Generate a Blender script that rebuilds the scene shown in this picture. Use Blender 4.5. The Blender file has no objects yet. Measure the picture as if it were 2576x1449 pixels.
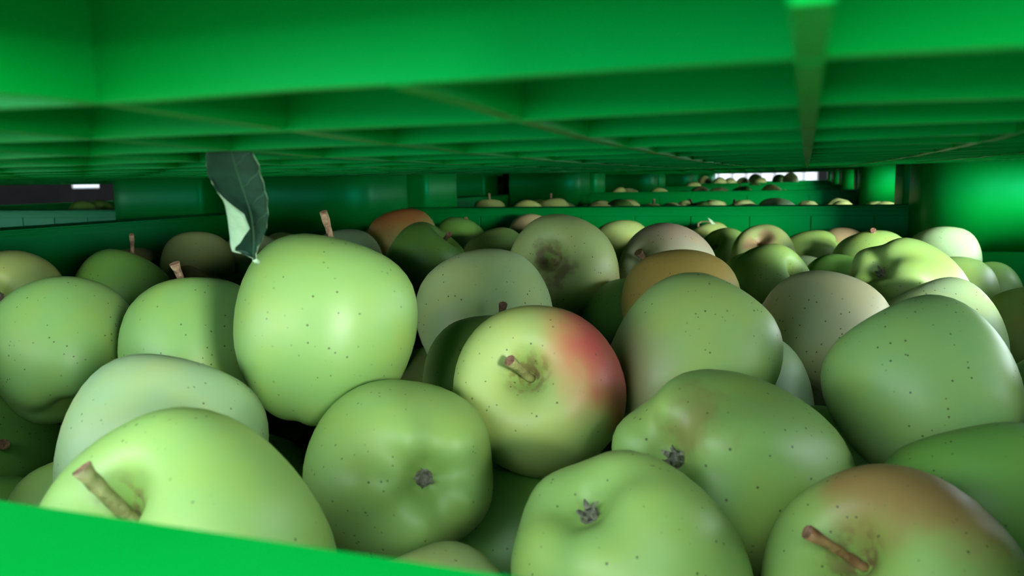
import bpy, bmesh, math, random
from mathutils import Vector, Matrix, Quaternion

scene = bpy.context.scene
COL = scene.collection
# ------------------------------------------------------------------ camera
W_PX, H_PX = 2576.0, 1449.0
F_PX = 2096.617
CX, CY = W_PX / 2, H_PX / 2
# rows: the place's axes (x along the bin front, y into the bins, z up) seen from the camera (right, down, forward)
R = Matrix(((0.94350111, 0.02591949, -0.3303541),
            (0.3308736, -0.12820237, 0.9349261),
            (-0.01811937, -0.99140927, -0.12953516)))
cam_data = bpy.data.cameras.new('camera')
cam = bpy.data.objects.new('camera', cam_data)
COL.objects.link(cam)
scene.camera = cam
cam_data.sensor_width = 36.0
cam_data.lens = F_PX / W_PX * 36.0
cam_data.clip_start = 0.005
cam_data.clip_end = 200
cam.matrix_world = (R @ Matrix(((1, 0, 0), (0, -1, 0), (0, 0, -1)))).to_4x4()
cam_data.dof.use_dof = True
cam_data.dof.focus_distance = 0.46
cam_data.dof.aperture_fstop = 22.0

# ------------------------------------------------------------------ light
world = bpy.data.worlds.new('sky')
scene.world = world
world.use_nodes = True
bg = world.node_tree.nodes['Background']
bg.inputs['Color'].default_value = (0.82, 0.93, 1.0, 1)
bg.inputs['Strength'].default_value = 6.6

sun_data = bpy.data.lights.new('low_sun', 'SUN')
sun_data.energy = 8.2
sun_data.angle = math.radians(21)
sun_data.color = (1.0, 0.98, 0.95)
sun = bpy.data.objects.new('low_sun', sun_data)
COL.objects.link(sun)
SUN_FROM = Vector((0.92, -1.0, 0.105)).normalized()
sun.rotation_euler = SUN_FROM.to_track_quat('Z', 'Y').to_euler()

scene.view_settings.view_transform = 'Standard'
scene.view_settings.look = 'None'
scene.view_settings.gamma = 1.0
scene.view_settings.use_curve_mapping = False
scene.view_settings.exposure = 1.3

# ------------------------------------------------------------------ helpers
def ray(px, py):
    return R @ Vector(((px - CX) / F_PX, (py - CY) / F_PX, 1.0))

def at_y(px, py, y):
    d = ray(px, py)
    return d * (y / d.y)

def smooth(me):
    for p in me.polygons:
        p.use_smooth = True

def link(name, me, mat=None, parent=None):
    o = bpy.data.objects.new(name, me)
    COL.objects.link(o)
    if mat is not None and me is not None and len(me.materials) == 0:
        me.materials.append(mat)
    if parent is not None:
        o.parent = parent
    return o

def tag(o, label=None, cat=None, group=None, kind=None):
    if label: o['label'] = label
    if cat: o['category'] = cat
    if group: o['group'] = group
    if kind: o['kind'] = kind
    return o

def mesh(name, verts, faces, mat=None, sm=False):
    me = bpy.data.meshes.new(name)
    me.from_pydata([tuple(v) for v in verts], [], faces)
    me.update()
    if mat is not None: me.materials.append(mat)
    if sm: smooth(me)
    return me

def box_mesh(name, lo, hi, mat=None, bev=0.0, seg=2):
    bm = bmesh.new()
    bmesh.ops.create_cube(bm, size=1.0)
    for v in bm.verts:
        for a in range(3):
            v.co[a] = lo[a] if v.co[a] < 0 else hi[a]
    if bev > 0:
        bmesh.ops.bevel(bm, geom=list(bm.edges), offset=bev, segments=seg, affect='EDGES', profile=0.5)
    me = bpy.data.meshes.new(name)
    bm.to_mesh(me); bm.free()
    if mat is not None: me.materials.append(mat)
    if bev > 0 and seg > 1: smooth(me)
    return me

def copy_tree(o, parent=None, skip=()):
    c = o.copy()
    COL.objects.link(c)
    if parent is not None: c.parent = parent
    for ch in o.children:
        if ch.name.split('.')[0] in skip: continue
        copy_tree(ch, c, skip)
    return c

# ------------------------------------------------------------------ materials
def nodes_of(name):
    m = bpy.data.materials.new(name)
    m.use_nodes = True
    nt = m.node_tree
    return m, nt, nt.nodes['Principled BSDF'], nt.nodes['Material Output']

def plastic_material(name, spec):
    m, nt, b, out = nodes_of(name)
    N, L = nt.nodes.new, nt.links.new
    tc = N('ShaderNodeTexCoord')
    n1 = N('ShaderNodeTexNoise'); n1.inputs['Scale'].default_value = 9; n1.inputs['Detail'].default_value = 5
    L(tc.outputs['Object'], n1.inputs['Vector'])
    mx = N('ShaderNodeMix'); mx.data_type = 'RGBA'
    mx.inputs[6].default_value = (0.000, 0.128, 0.010, 1)
    mx.inputs[7].default_value = (0.000, 0.165, 0.018, 1)
    L(n1.outputs['Fac'], mx.inputs[0])
    L(mx.outputs[2], b.inputs['Base Color'])
    n2 = N('ShaderNodeTexNoise'); n2.inputs['Scale'].default_value = 60; n2.inputs['Detail'].default_value = 6
    L(tc.outputs['Object'], n2.inputs['Vector'])
    rr = N('ShaderNodeMapRange'); rr.inputs['To Min'].default_value = 0.34; rr.inputs['To Max'].default_value = 0.52
    L(n2.outputs['Fac'], rr.inputs['Value']); L(rr.outputs['Result'], b.inputs['Roughness'])
    bp = N('ShaderNodeBump'); bp.inputs['Strength'].default_value = 0.06; bp.inputs['Distance'].default_value = 0.002
    L(n2.outputs['Fac'], bp.inputs['Height']); L(bp.outputs['Normal'], b.inputs['Normal'])
    b.inputs['Specular IOR Level'].default_value = spec
    b.inputs['Specular Tint'].default_value = (0.02, 1.0, 0.66, 1)
    tr = N('ShaderNodeBsdfTranslucent'); tr.inputs['Color'].default_value = (0.0, 0.42, 0.01, 1)
    ms = N('ShaderNodeMixShader'); ms.inputs['Fac'].default_value = 0.10
    L(b.outputs['BSDF'], ms.inputs[1]); L(tr.outputs['BSDF'], ms.inputs[2])
    L(ms.outputs['Shader'], out.inputs['Surface'])
    return m

def apple_material(name, blush=None):
    """blush: list of (local direction, colour, inner threshold, softness, strength); base colour comes from the object's own colour"""
    m, nt, b, out = nodes_of(name)
    N, L = nt.nodes.new, nt.links.new
    tc = N('ShaderNodeTexCoord'); oi = N('ShaderNodeObjectInfo')
    off = N('ShaderNodeVectorMath'); off.operation = 'MULTIPLY_ADD'
    off.inputs[1].default_value = (37, 53, 71)
    comb = N('ShaderNodeCombineXYZ')
    for k in range(3): L(oi.outputs['Random'], comb.inputs[k])
    L(comb.outputs[0], off.inputs[0]); L(tc.outputs['Object'], off.inputs[2])
    # mottled ground colour
    n1 = N('ShaderNodeTexNoise'); n1.inputs['Scale'].default_value = 3.2; n1.inputs['Detail'].default_value = 3
    L(off.outputs[0], n1.inputs['Vector'])
    hs = N('ShaderNodeMix'); hs.data_type = 'RGBA'; hs.blend_type = 'MULTIPLY'
    hs.inputs[7].default_value = (1.15, 1.01, 0.8, 1)
    mr = N('ShaderNodeMapRange'); mr.inputs['From Min'].default_value = 0.42; mr.inputs['From Max'].default_value = 0.72
    L(n1.outputs['Fac'], mr.inputs['Value']); L(mr.outputs['Result'], hs.inputs[0]); L(oi.outputs['Color'], hs.inputs[6])
    col = hs.outputs[2]
    # greener towards stem and eye
    sep = N('ShaderNodeSeparateXYZ'); L(tc.outputs['Object'], sep.inputs[0])
    rad = N('ShaderNodeVectorMath'); rad.operation = 'MULTIPLY'; rad.inputs[1].default_value = (1, 1, 0)
    L(tc.outputs['Object'], rad.inputs[0])
    rl = N('ShaderNodeVectorMath'); rl.operation = 'LENGTH'; L(rad.outputs[0], rl.inputs[0])
    g = N('ShaderNodeMapRange'); g.inputs['From Min'].default_value = 0.20; g.inputs['From Max'].default_value = 0.05
    g.inputs['To Max'].default_value = 0.55
    L(rl.outputs['Value'], g.inputs['Value'])
    gm = N('ShaderNodeMix'); gm.data_type = 'RGBA'; gm.inputs[7].default_value = (0.20, 0.36, 0.06, 1)
    L(g.outputs['Result'], gm.inputs[0]); L(col, gm.inputs[6]); col = gm.outputs[2]
    for (d, c, th, so, stg) in (blush or []):
        nv = N('ShaderNodeVectorMath'); nv.operation = 'NORMALIZE'; L(tc.outputs['Object'], nv.inputs[0])
        dt = N('ShaderNodeVectorMath'); dt.operation = 'DOT_PRODUCT'; dt.inputs[1].default_value = d
        L(nv.outputs[0], dt.inputs[0])
        st = N('ShaderNodeTexNoise'); st.inputs['Scale'].default_value = 4.5; st.inputs['Detail'].default_value = 4
        L(off.outputs[0], st.inputs['Vector'])
        ad = N('ShaderNodeMath'); ad.operation = 'MULTIPLY_ADD'; ad.inputs[1].default_value = 0.36
        L(st.outputs['Fac'], ad.inputs[0]); L(dt.outputs['Value'], ad.inputs[2])
        m2 = N('ShaderNodeMapRange'); m2.interpolation_type = 'SMOOTHSTEP'
        m2.inputs['From Min'].default_value = th + 0.18; m2.inputs['From Max'].default_value = th + 0.18 + so
        m2.inputs['To Max'].default_value = stg
        L(ad.outputs[0], m2.inputs['Value'])
        bm_ = N('ShaderNodeMix'); bm_.data_type = 'RGBA'; bm_.inputs[7].default_value = (*c, 1)
        L(m2.outputs['Result'], bm_.inputs[0]); L(col, bm_.inputs[6]); col = bm_.outputs[2]
    # russet net in the stem bowl, uneven
    ru = N('ShaderNodeTexNoise'); ru.inputs['Scale'].default_value = 16; ru.inputs['Detail'].default_value = 6
    L(off.outputs[0], ru.inputs['Vector'])
    rm = N('ShaderNodeMapRange'); rm.inputs['From Min'].default_value = 0.16; rm.inputs['From Max'].default_value = 0.02
    L(rl.outputs['Value'], rm.inputs['Value'])
    rmul = N('ShaderNodeMath'); rmul.operation = 'MULTIPLY'
    rm3 = N('ShaderNodeMapRange'); rm3.inputs['From Min'].default_value = 0.46; rm3.inputs['From Max'].default_value = 0.58
    L(ru.outputs['Fac'], rm3.inputs['Value']); L(rm.outputs['Result'], rmul.inputs[0]); L(rm3.outputs['Result'], rmul.inputs[1])
    up_ = N('ShaderNodeMath'); up_.operation = 'GREATER_THAN'; up_.inputs[1].default_value = 0.0
    L(sep.outputs['Z'], up_.inputs[0])
    ru2 = N('ShaderNodeMath'); ru2.operation = 'MULTIPLY'; L(rmul.outputs[0], ru2.inputs[0]); L(up_.outputs[0], ru2.inputs[1]); rmul = ru2
    rx = N('ShaderNodeMix'); rx.data_type = 'RGBA'; rx.inputs[7].default_value = (0.16, 0.09, 0.04, 1)
    L(rmul.outputs[0], rx.inputs[0]); L(col, rx.inputs[6]); col = rx.outputs[2]
    # lenticels
    vo = N('ShaderNodeTexVoronoi'); vo.inputs['Scale'].default_value = 19
    L(off.outputs[0], vo.inputs['Vector'])
    ld = N('ShaderNodeMapRange'); ld.inputs['From Min'].default_value = 0.135; ld.inputs['From Max'].default_value = 0.095
    L(vo.outputs['Distance'], ld.inputs['Value'])
    n5 = N('ShaderNodeTexNoise'); n5.inputs['Scale'].default_value = 2.3
    L(off.outputs[0], n5.inputs['Vector'])
    lm = N('ShaderNodeMapRange'); lm.inputs['From Min'].default_value = 0.40; lm.inputs['From Max'].default_value = 0.52; lm.inputs['To Max'].default_value = 0.85
    L(n5.outputs['Fac'], lm.inputs['Value'])
    lmu = N('ShaderNodeMath'); lmu.operation = 'MULTIPLY'; L(ld.outputs['Result'], lmu.inputs[0]); L(lm.outputs['Result'], lmu.inputs[1])
    lx = N('ShaderNodeMix'); lx.data_type = 'RGBA'; lx.inputs[7].default_value = (0.05, 0.07, 0.02, 1)
    L(lmu.outputs[0], lx.inputs[0]); L(col, lx.inputs[6]); col = lx.outputs[2]
    L(col, b.inputs['Base Color'])
    b.inputs['Roughness'].default_value = 0.46
    b.inputs['Specular IOR Level'].default_value = 0.42
    bp = N('ShaderNodeBump'); bp.inputs['Strength'].default_value = 0.05; bp.inputs['Distance'].default_value = 0.01
    L(n1.outputs['Fac'], bp.inputs['Height']); L(bp.outputs['Normal'], b.inputs['Normal'])
    return m

def noise_material(name, c1, c2, scale=20, rough=0.7, bump=0.3, dist=0.001, stretch=None):
    m, nt, b, out = nodes_of(name)
    N, L = nt.nodes.new, nt.links.new
    tc = N('ShaderNodeTexCoord')
    n = N('ShaderNodeTexNoise'); n.inputs['Scale'].default_value = scale; n.inputs['Detail'].default_value = 6
    src = tc.outputs['Object']
    if stretch:
        mp = N('ShaderNodeMapping'); mp.inputs['Scale'].default_value = stretch
        L(src, mp.inputs['Vector']); src = mp.outputs[0]
    L(src, n.inputs['Vector'])
    mr = N('ShaderNodeMapRange'); mr.inputs['From Min'].default_value = 0.35; mr.inputs['From Max'].default_value = 0.65
    L(n.outputs['Fac'], mr.inputs['Value'])
    mx = N('ShaderNodeMix'); mx.data_type = 'RGBA'; mx.inputs[6].default_value = (*c1, 1); mx.inputs[7].default_value = (*c2, 1)
    L(mr.outputs['Result'], mx.inputs[0]); L(mx.outputs[2], b.inputs['Base Color'])
    b.inputs['Roughness'].default_value = rough
    bp = N('ShaderNodeBump'); bp.inputs['Strength'].default_value = bump; bp.inputs['Distance'].default_value = dist
    L(n.outputs['Fac'], bp.inputs['Height']); L(bp.outputs['Normal'], b.inputs['Normal'])
    return m

PLASTIC = plastic_material('green_plastic', 0.5)
RIBBING = plastic_material('green_plastic_ribbing', 0.10)
SKIN = apple_material('apple_skin')
STEM = noise_material('woody_stem', (0.10, 0.055, 0.03), (0.30, 0.22, 0.11), 9, 0.75, 0.6, 0.02)
STEM_GREEN = noise_material('green_stem', (0.16, 0.15, 0.045), (0.30, 0.33, 0.11), 7, 0.6, 0.4, 0.02)
STEM_RED = noise_material('red_stem', (0.16, 0.045, 0.02), (0.42, 0.26, 0.10), 7, 0.5, 0.4, 0.02)
STEM_END = noise_material('cut_stem_end', (0.16, 0.075, 0.04), (0.28, 0.16, 0.09), 30, 0.8, 0.4, 0.02)
SEPAL = noise_material('dry_sepal', (0.06, 0.06, 0.04), (0.24, 0.25, 0.17), 14, 0.85, 0.5, 0.02)
LEAF_TOP = noise_material('leaf_upper_side', (0.005, 0.034, 0.018), (0.009, 0.052, 0.028), 260, 0.6, 0.35, 0.0006)
LEAF_UNDER = noise_material('leaf_under_side', (0.25, 0.42, 0.24), (0.33, 0.50, 0.31), 300, 0.7, 0.3, 0.0005)
LEAF_RIB = noise_material('leaf_midrib', (0.018, 0.075, 0.035), (0.03, 0.10, 0.05), 100, 0.6, 0.2, 0.0005)
CONCRETE = noise_material('concrete_floor', (0.30, 0.30, 0.29), (0.40, 0.40, 0.38), 5, 0.8, 0.3, 0.003)
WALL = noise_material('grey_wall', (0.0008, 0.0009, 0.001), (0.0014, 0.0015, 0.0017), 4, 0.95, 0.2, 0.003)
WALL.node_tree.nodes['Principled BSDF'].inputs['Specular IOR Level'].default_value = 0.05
FRAME = noise_material('window_frame', (0.05, 0.055, 0.06), (0.08, 0.085, 0.09), 30, 0.5, 0.1, 0.001)

def pane_material():
    m, nt, b, out = nodes_of('daylit_pane')
    N, L = nt.nodes.new, nt.links.new
    tc = N('ShaderNodeTexCoord'); n = N('ShaderNodeTexNoise'); n.inputs['Scale'].default_value = 3
    L(tc.outputs['Object'], n.inputs['Vector'])
    mr = N('ShaderNodeMapRange'); mr.inputs['To Min'].default_value = 0.30; mr.inputs['To Max'].default_value = 0.42
    L(n.outputs['Fac'], mr.inputs['Value'])
    b.inputs['Base Color'].default_value = (0.06, 0.07, 0.08, 1)
    b.inputs['Emission Color'].default_value = (0.80, 0.90, 1.0, 1)
    L(mr.outputs['Result'], b.inputs['Emission Strength'])
    b.inputs['Roughness'].default_value = 0.3
    return m
PANE = pane_material()

# ------------------------------------------------------------------ the hall
RIM_Z = -0.0445          # top of the lower bins' rim
RIB_Z = 0.0102           # underside of the upper bins' ribs at their edge
BODY = RIM_Z + 0.60      # rim height above a bin's own rib underside is 0.60
PITCH_Z = RIB_Z - (RIM_Z - 0.60)     # rim to rim of stacked bins
FOOT_DROP = 0.0995
FLOOR_Z = RIM_Z - 0.60 - FOOT_DROP
floor = tag(link('floor', box_mesh('floor', (-11, -14, FLOOR_Z - 0.2), (14, 10.2, FLOOR_Z), CONCRETE)), kind='structure')
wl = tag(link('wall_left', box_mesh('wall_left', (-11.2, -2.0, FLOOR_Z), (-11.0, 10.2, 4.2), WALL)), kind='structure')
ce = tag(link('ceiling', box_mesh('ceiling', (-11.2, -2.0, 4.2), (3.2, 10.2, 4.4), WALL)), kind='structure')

WIN = []
def back_wall():
    Y = 10.0
    w1 = (at_y(1772, 440, Y).x, at_y(2060, 440, Y).x, -0.45, 1.2)
    w2 = (at_y(176, 470, Y).x, at_y(250, 470, Y).x, at_y(211, 475, Y).z, at_y(211, 453.5, Y).z)
    bm = bmesh.new()
    def add(x0, x1, z0, z1):
        r = bmesh.ops.create_cube(bm, size=1.0)
        for v in r['verts']:
            v.co = Vector((x0 if v.co.x < 0 else x1, Y if v.co.y < 0 else Y + 0.2, z0 if v.co.z < 0 else z1))
    top = 4.2
    xs = [-11.0, w2[0], w2[1], w1[0], w1[1], 3.2]
    add(xs[0], xs[1], FLOOR_Z, top)
    add(xs[1], xs[2], FLOOR_Z, w2[2]); add(xs[1], xs[2], w2[3], top)
    add(xs[2], xs[3], FLOOR_Z, top)
    add(xs[3], xs[4], FLOOR_Z, w1[2]); add(xs[3], xs[4], w1[3], top)
    add(xs[4], xs[5], FLOOR_Z, top)
    me = bpy.data.meshes.new('wall_back'); bm.to_mesh(me); bm.free()
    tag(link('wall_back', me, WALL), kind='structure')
    for i, (w, nx, nz) in enumerate(((w1, 8, 6), (w2, 1, 1))):
        fr = bmesh.new()
        def bar(x0, x1, z0, z1):
            r = bmesh.ops.create_cube(fr, size=1.0)
            for v in r['verts']:
                v.co = Vector((x0 if v.co.x < 0 else x1, Y + 0.03 if v.co.y < 0 else Y + 0.09, z0 if v.co.z < 0 else z1))
        t = 0.016
        dx = (w[1] - w[0]) / nx; dz = (w[3] - w[2]) / nz
        for k in range(nx + 1): bar(w[0] + k * dx - t, w[0] + k * dx + t, w[2], w[3])
        for k in range(nz + 1): bar(w[0], w[1], w[2] + k * dz - t, w[2] + k * dz + t)
        me = bpy.data.meshes.new('window_frame'); fr.to_mesh(me); fr.free()
        o = tag(link('window_%d' % (i + 1), me, FRAME), kind='structure')
        pm = box_mesh('pane', (-dx / 2 + t, -0.008, -dz / 2 + t), (dx / 2 - t, 0.008, dz / 2 - t), PANE)
        for a in range(nx):
            for c in range(nz):
                p = link('pane', pm, None, o)
                p.location = (w[0] + (a + .5) * dx, Y + 0.06, w[2] + (c + .5) * dz)
back_wall()

# ------------------------------------------------------------------ bins
HALF = 0.5685            # half of the inner width
WT = 0.030               # wall thickness
BX, BY = -0.2375, 0.6515 # centre of the near bin
STEP = 1.2

def sag(x, y):
    """how far a loaded bin's floor hangs down, in bin coordinates"""
    fx = max(0.0, 1 - (abs(x) / HALF) ** 1.7)
    t = (y + HALF) / (2 * HALF)
    t = min(1, max(0, t))
    # quick drop behind the front edge, slow recovery to the back
    fy = (1 - math.exp(-t / 0.115)) * (1 - t ** 2.2)
    return 0.0058 * fy * (0.10 + 0.95 * fx)

def rounded_plan(a, r_in, r_out, n=10):
    """square plan with one corner at (0,0) and the opposite, strongly rounded, at (a,a)"""
    pts = []
    def arc(cx, cy, r, a0, a1, k):
        for i in range(k + 1):
            t = math.radians(a0 + (a1 - a0) * i / k)
            pts.append((cx + r * math.cos(t), cy + r * math.sin(t)))
    arc(r_out, r_out, r_out, 180, 270, 4)
    arc(a - r_out, r_out, r_out, 270, 360, 4)
    arc(a - r_in, a - r_in, r_in, 0, 90, n)
    arc(r_out, a - r_out, r_out, 90, 180, 4)
    return pts

def prism(name, pts, z0, z1, mat, flip=False, bev=0.0):
    bm = bmesh.new()
    lo = [bm.verts.new((x, y, z0)) for x, y in pts]
    hi = [bm.verts.new((x, y, z1)) for x, y in pts]
    n = len(pts)
    bm.faces.new(lo[::-1]); bm.faces.new(hi)
    for i in range(n):
        bm.faces.new((lo[i], lo[(i + 1) % n], hi[(i + 1) % n], hi[i]))
    bmesh.ops.recalc_face_normals(bm, faces=list(bm.faces))
    if bev:
        ed = [e for e in bm.edges if abs(e.verts[0].co.z - e.verts[1].co.z) < 1e-6]
        bmesh.ops.bevel(bm, geom=ed, offset=bev, segments=2, affect='EDGES')
    me = bpy.data.meshes.new(name)
    bm.to_mesh(me); bm.free()
    me.materials.append(mat)
    for p in me.polygons:
        p.use_smooth = abs(p.normal.z) < 0.9
    return me

def build_bin():
    """origin: rim top, centre of the plan; rib underside lies at z = -0.60"""
    root = bpy.data.objects.new('plastic_bin', None)
    COL.objects.link(root)
    root.empty_display_size = 0.1
    o = HALF + WT
    zb = -0.586
    zr = -0.60
    # walls
    walls = []
    wm_x = box_mesh('side_wall', (-o, 0, zb), (o, WT, -0.004), PLASTIC, 0.002, 1)
    wm_y = box_mesh('side_wall', (0, -HALF, zb), (WT, HALF, -0.004), PLASTIC, 0.002, 1)
    for y in (-o, HALF):
        w = link('side_wall', wm_x, None, root); w.location.y = y; walls.append(w)
    for x in (-o, HALF):
        w = link('side_wall', wm_y, None, root); w.location.x = x; walls.append(w)
    # inner wall panels below the rim, one by one, on the two cross walls
    pw = 2 * HALF / 14
    pm = box_mesh('wall_panel', (-pw / 2 + 0.0007, -0.0016, -0.044), (pw / 2 - 0.0007, 0.0008, -0.0125), PLASTIC, 0.0006, 1)
    for wi, yy in ((0, WT), (1, 0)):
        for k in range(14):
            p = link('wall_panel', pm, None, walls[wi])
            p.location = (-HALF + (k + .5) * pw, yy, 0)
            p.rotation_euler.z = (math.pi if wi == 0 else 0) + math.radians((0.5, -0.4, 0.2, -0.6)[k % 4])
    # ledge under the panels
    for wi in range(4):
        if wi < 2:
            s = 1 if wi == 0 else -1
            y0 = (WT if wi == 0 else 0)
            lm = box_mesh('ledge', (-HALF + .006, min(y0, y0 + s * .004), -0.075), (HALF - .006, max(y0, y0 + s * .004), -0.048), PLASTIC, 0.001, 1)
        else:
            s = 1 if wi == 2 else -1
            x0 = (WT if wi == 2 else 0)
            lm = box_mesh('ledge', (min(x0, x0 + s * .004), -HALF + .006, -0.075), (max(x0, x0 + s * .004), HALF - .006, -0.048), PLASTIC, 0.001, 1)
        link('ledge', lm, None, walls[wi])
    # rim: a rounded lip running round the top, with a bead under it
    def ring(name, i0, o0, z0, z1, bev):
        bm = bmesh.new()
        vs = []
        for z in (z0, z1):
            for q in (i0, o0):
                vs.append([bm.verts.new((sx * q, sy * q, z)) for sx, sy in ((-1, -1), (1, -1), (1, 1), (-1, 1))])
        bi, bo, ti, to = vs
        for k in range(4):
            j = (k + 1) % 4
            bm.faces.new((bi[k], bi[j], ti[j], ti[k])); bm.faces.new((bo[j], bo[k], to[k], to[j]))
            bm.faces.new((ti[k], ti[j], to[j], to[k])); bm.faces.new((bi[j], bi[k], bo[k], bo[j]))
        bmesh.ops.recalc_face_normals(bm, faces=list(bm.faces))
        if bev:
            ed = [e for e in bm.edges if (e.verts[0].co.xy.length > 0) and abs(e.verts[0].co.z - e.verts[1].co.z) < 1e-6
                  and len({round(abs(c), 5) for v in e.verts for c in (v.co.x, v.co.y)}) == 1]
            bmesh.ops.bevel(bm, geom=ed, offset=bev, segments=3, affect='EDGES')
        me = bpy.data.meshes.new(name); bm.to_mesh(me); bm.free()
        me.materials.append(PLASTIC)
        return me
    link('rim', ring('rim', HALF - 0.003, o + 0.0005, -0.0055, 0.0, 0.0022), None, root)
    link('rim_bead', ring('rim_bead', HALF - 0.0015, o, -0.0105, -0.0065, 0.0009), None, root)
    # floor plate and its ribs
    link('base_plate', box_mesh('base_plate', (-HALF - .01, -HALF - .01, zr + 0.040), (HALF + .01, HALF + .01, zr + 0.052), PLASTIC), None, root)
    th = 0.00125
    def rib_mesh(axis, c, x0, x1, n):
        vs, fs = [], []
        for i in range(n + 1):
            t = x0 + (x1 - x0) * i / n
            x, y = (t, c) if axis == 'x' else (c, t)
            rag = random.uniform(-0.0002, 0.0002)
            zbot = zr - sag(x, y) + rag
            for s in (-th, th):
                for z in (zbot, zr + 0.042):
                    vs.append((x, y + s, z) if axis == 'x' else (x + s, y, z))
        for i in range(n):
            a, b = 4 * i, 4 * i + 4
            fs += [(a, a + 1, b + 1, b), (a + 2, b + 2, b + 3, a + 3), (a, b, b + 2, a + 2), (a + 1, a + 3, b + 3, b + 1)]
        fs += [(0, 2, 3, 1), (4 * n, 4 * n + 1, 4 * n + 3, 4 * n + 2)]
        me = mesh('rib', vs, fs, RIBBING)
        return me
    random.seed(5)
    py = 0.0395
    ys = [-HALF + 0.0 + k * py for k in range(int(2 * HALF / py) + 1)]
    ys[-1] = HALF - 0.001
    for y in ys: link('rib', rib_mesh('x', y, -HALF, HALF, 56), None, root)
    px_ = 0.0418
    x_zero = 0.0 - BX
    k0 = int(math.ceil((-HALF - x_zero) / px_)); k1 = int(math.floor((HALF - x_zero) / px_))
    for k in range(k0, k1 + 1):
        link('rib', rib_mesh('y', x_zero + k * px_, -HALF, HALF, 56), None, root)
    # thin skirts closing the underside towards the outside
    sk = box_mesh('skirt', (-o, 0, zr + 0.0062), (o, 0.0025, zb + 0.001), RIBBING)
    sk2 = box_mesh('skirt', (0, -o + .003, zr + 0.0062), (0.0025, o - .003, zb + 0.001), RIBBING)
    for m_, lx, ly in ((sk, 0, -o), (sk, 0, o - .0025), (sk2, -o, 0), (sk2, o - .0025, 0)):
        g = link('skirt', m_, None, root); g.location = (lx, ly, 0)
    # short gussets carrying the outer wall
    gm = box_mesh('gusset', (-th, 0, zr), (th, 0.029, zr + 0.042), RIBBING)
    for k in range(k0, k1 + 1):
        if k % 2: continue
        g = link('gusset', gm, None, root); g.location = (x_zero + k * px_, -HALF - 0.0285, 0)
        g = link('gusset', gm, None, root); g.location = (x_zero + k * px_, HALF - 0.001, 0)
    gm2 = box_mesh('gusset', (0, -th, zr), (0.030, th, zr + 0.042), PLASTIC)
    for k in range(0, len(ys), 2):
        g = link('gusset', gm2, None, root); g.location = (-HALF - 0.029, ys[k], 0)
        g = link('gusset', gm2, None, root); g.location = (HALF - 0.001, ys[k], 0)
    # feet and the corner posts that receive them
    ax_, ay_ = 0.200, 0.165
    plan0 = rounded_plan(1.0, 0.30, 0.05)
    for cx_, cy_ in ((-1, -1), (1, -1), (1, 1), (-1, 1)):
        q = HALF - 0.004
        plan = [(-cx_ * x * ax_, -cy_ * y * ay_) for x, y in plan0]
        mx_, my_ = -cx_ * ax_ / 2, -cy_ * ay_ / 2
        pl2 = [((x - mx_) * 1.035 + mx_, (y - my_) * 1.035 + my_) for x, y in plan]
        f_ = link('foot', prism('foot', plan, zr - FOOT_DROP, zr + 0.040, PLASTIC, bev=0.0015), None, root); f_.location = (cx_ * q, cy_ * q, 0)
        link('foot_flange', prism('foot_flange', pl2, zr + 0.002, zr + 0.030, PLASTIC, bev=0.0012), None, f_)
        c_ = link('corner_post', prism('corner_post', plan, zb + 0.02, -0.0452, PLASTIC, bev=0.0015), None, root); c_.location = (cx_ * q, cy_ * q, 0)
    return root

LOWER_SKIP = ('rib', 'gusset', 'skirt')
UPPER_SKIP = ('wall_panel', 'ledge', 'corner_post')
proto = build_bin()
UP = PITCH_Z
proto.location = (BX, BY, RIM_Z + UP)
tag(proto, 'green plastic bin stacked on top, its ribbed underside roofing the near apples', 'bin', 'stacked green fruit bins')
near = copy_tree(proto, None, LOWER_SKIP); near.location = (BX, BY, RIM_Z)
tag(near, 'nearest green plastic bin, its blurred rim in front of the large apples', 'bin')
for ch in list(proto.children_recursive):
    pass
ORD = ['', 'second', 'third', 'fourth', 'fifth']
for j in range(1, 5):
    b = copy_tree(near); b.location = (BX, BY + j * STEP, RIM_Z)
    tag(b, 'green plastic apple bin, %s of the row leading away to the bright window' % ORD[j], 'bin')
    u = copy_tree(proto, None, UPPER_SKIP); u.location = (BX, BY + j * STEP, RIM_Z + UP + (0.006 if j == 1 else 0.003))
    tag(u, 'green plastic bin stacked on the %s apple bin of the row' % ORD[j], 'bin')
for j in range(0, 3):
    b = copy_tree(near); b.location = (BX - STEP, BY + j * STEP, RIM_Z)
    tag(b, ['green plastic bin standing left of the nearest bin, behind its left wall', 'green plastic bin in the left row, behind the left neighbour of the nearest bin',
            'green plastic bin third in the dark left row'][j], 'bin')
    u = copy_tree(proto, None, UPPER_SKIP); u.location = (BX - STEP, BY + j * STEP, RIM_Z + UP)
    tag(u, ['green plastic bin stacked on the first bin of the left row', 'green plastic bin stacked on the second bin of the left row',
            'green plastic bin stacked on the third bin of the left row'][j], 'bin')

# unseen bin stack behind the camera, added to block low sun from front apples
for k_, z_ in ((0, RIM_Z), (1, RIM_Z + UP)):
    b = copy_tree(near if k_ == 0 else proto, None, () if k_ == 0 else UPPER_SKIP); b.location = (0.62, -1.75, z_)
    tag(b, ['lower green plastic bin of the stack across the aisle', 'upper green plastic bin of the stack across the aisle'][k_], 'bin')

# ------------------------------------------------------------------ apples
PROFILE = [(0, .292), (.035, .305), (.075, .355), (.125, .41), (.19, .448), (.26, .455), (.345, .425), (.425, .345), (.478, .225), (.5, .08),
           (.493, -.06), (.462, -.20), (.41, -.315), (.34, -.40), (.265, -.447), (.20, -.458), (.14, -.442), (.09, -.405), (.05, -.38), (0, -.372)]

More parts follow.
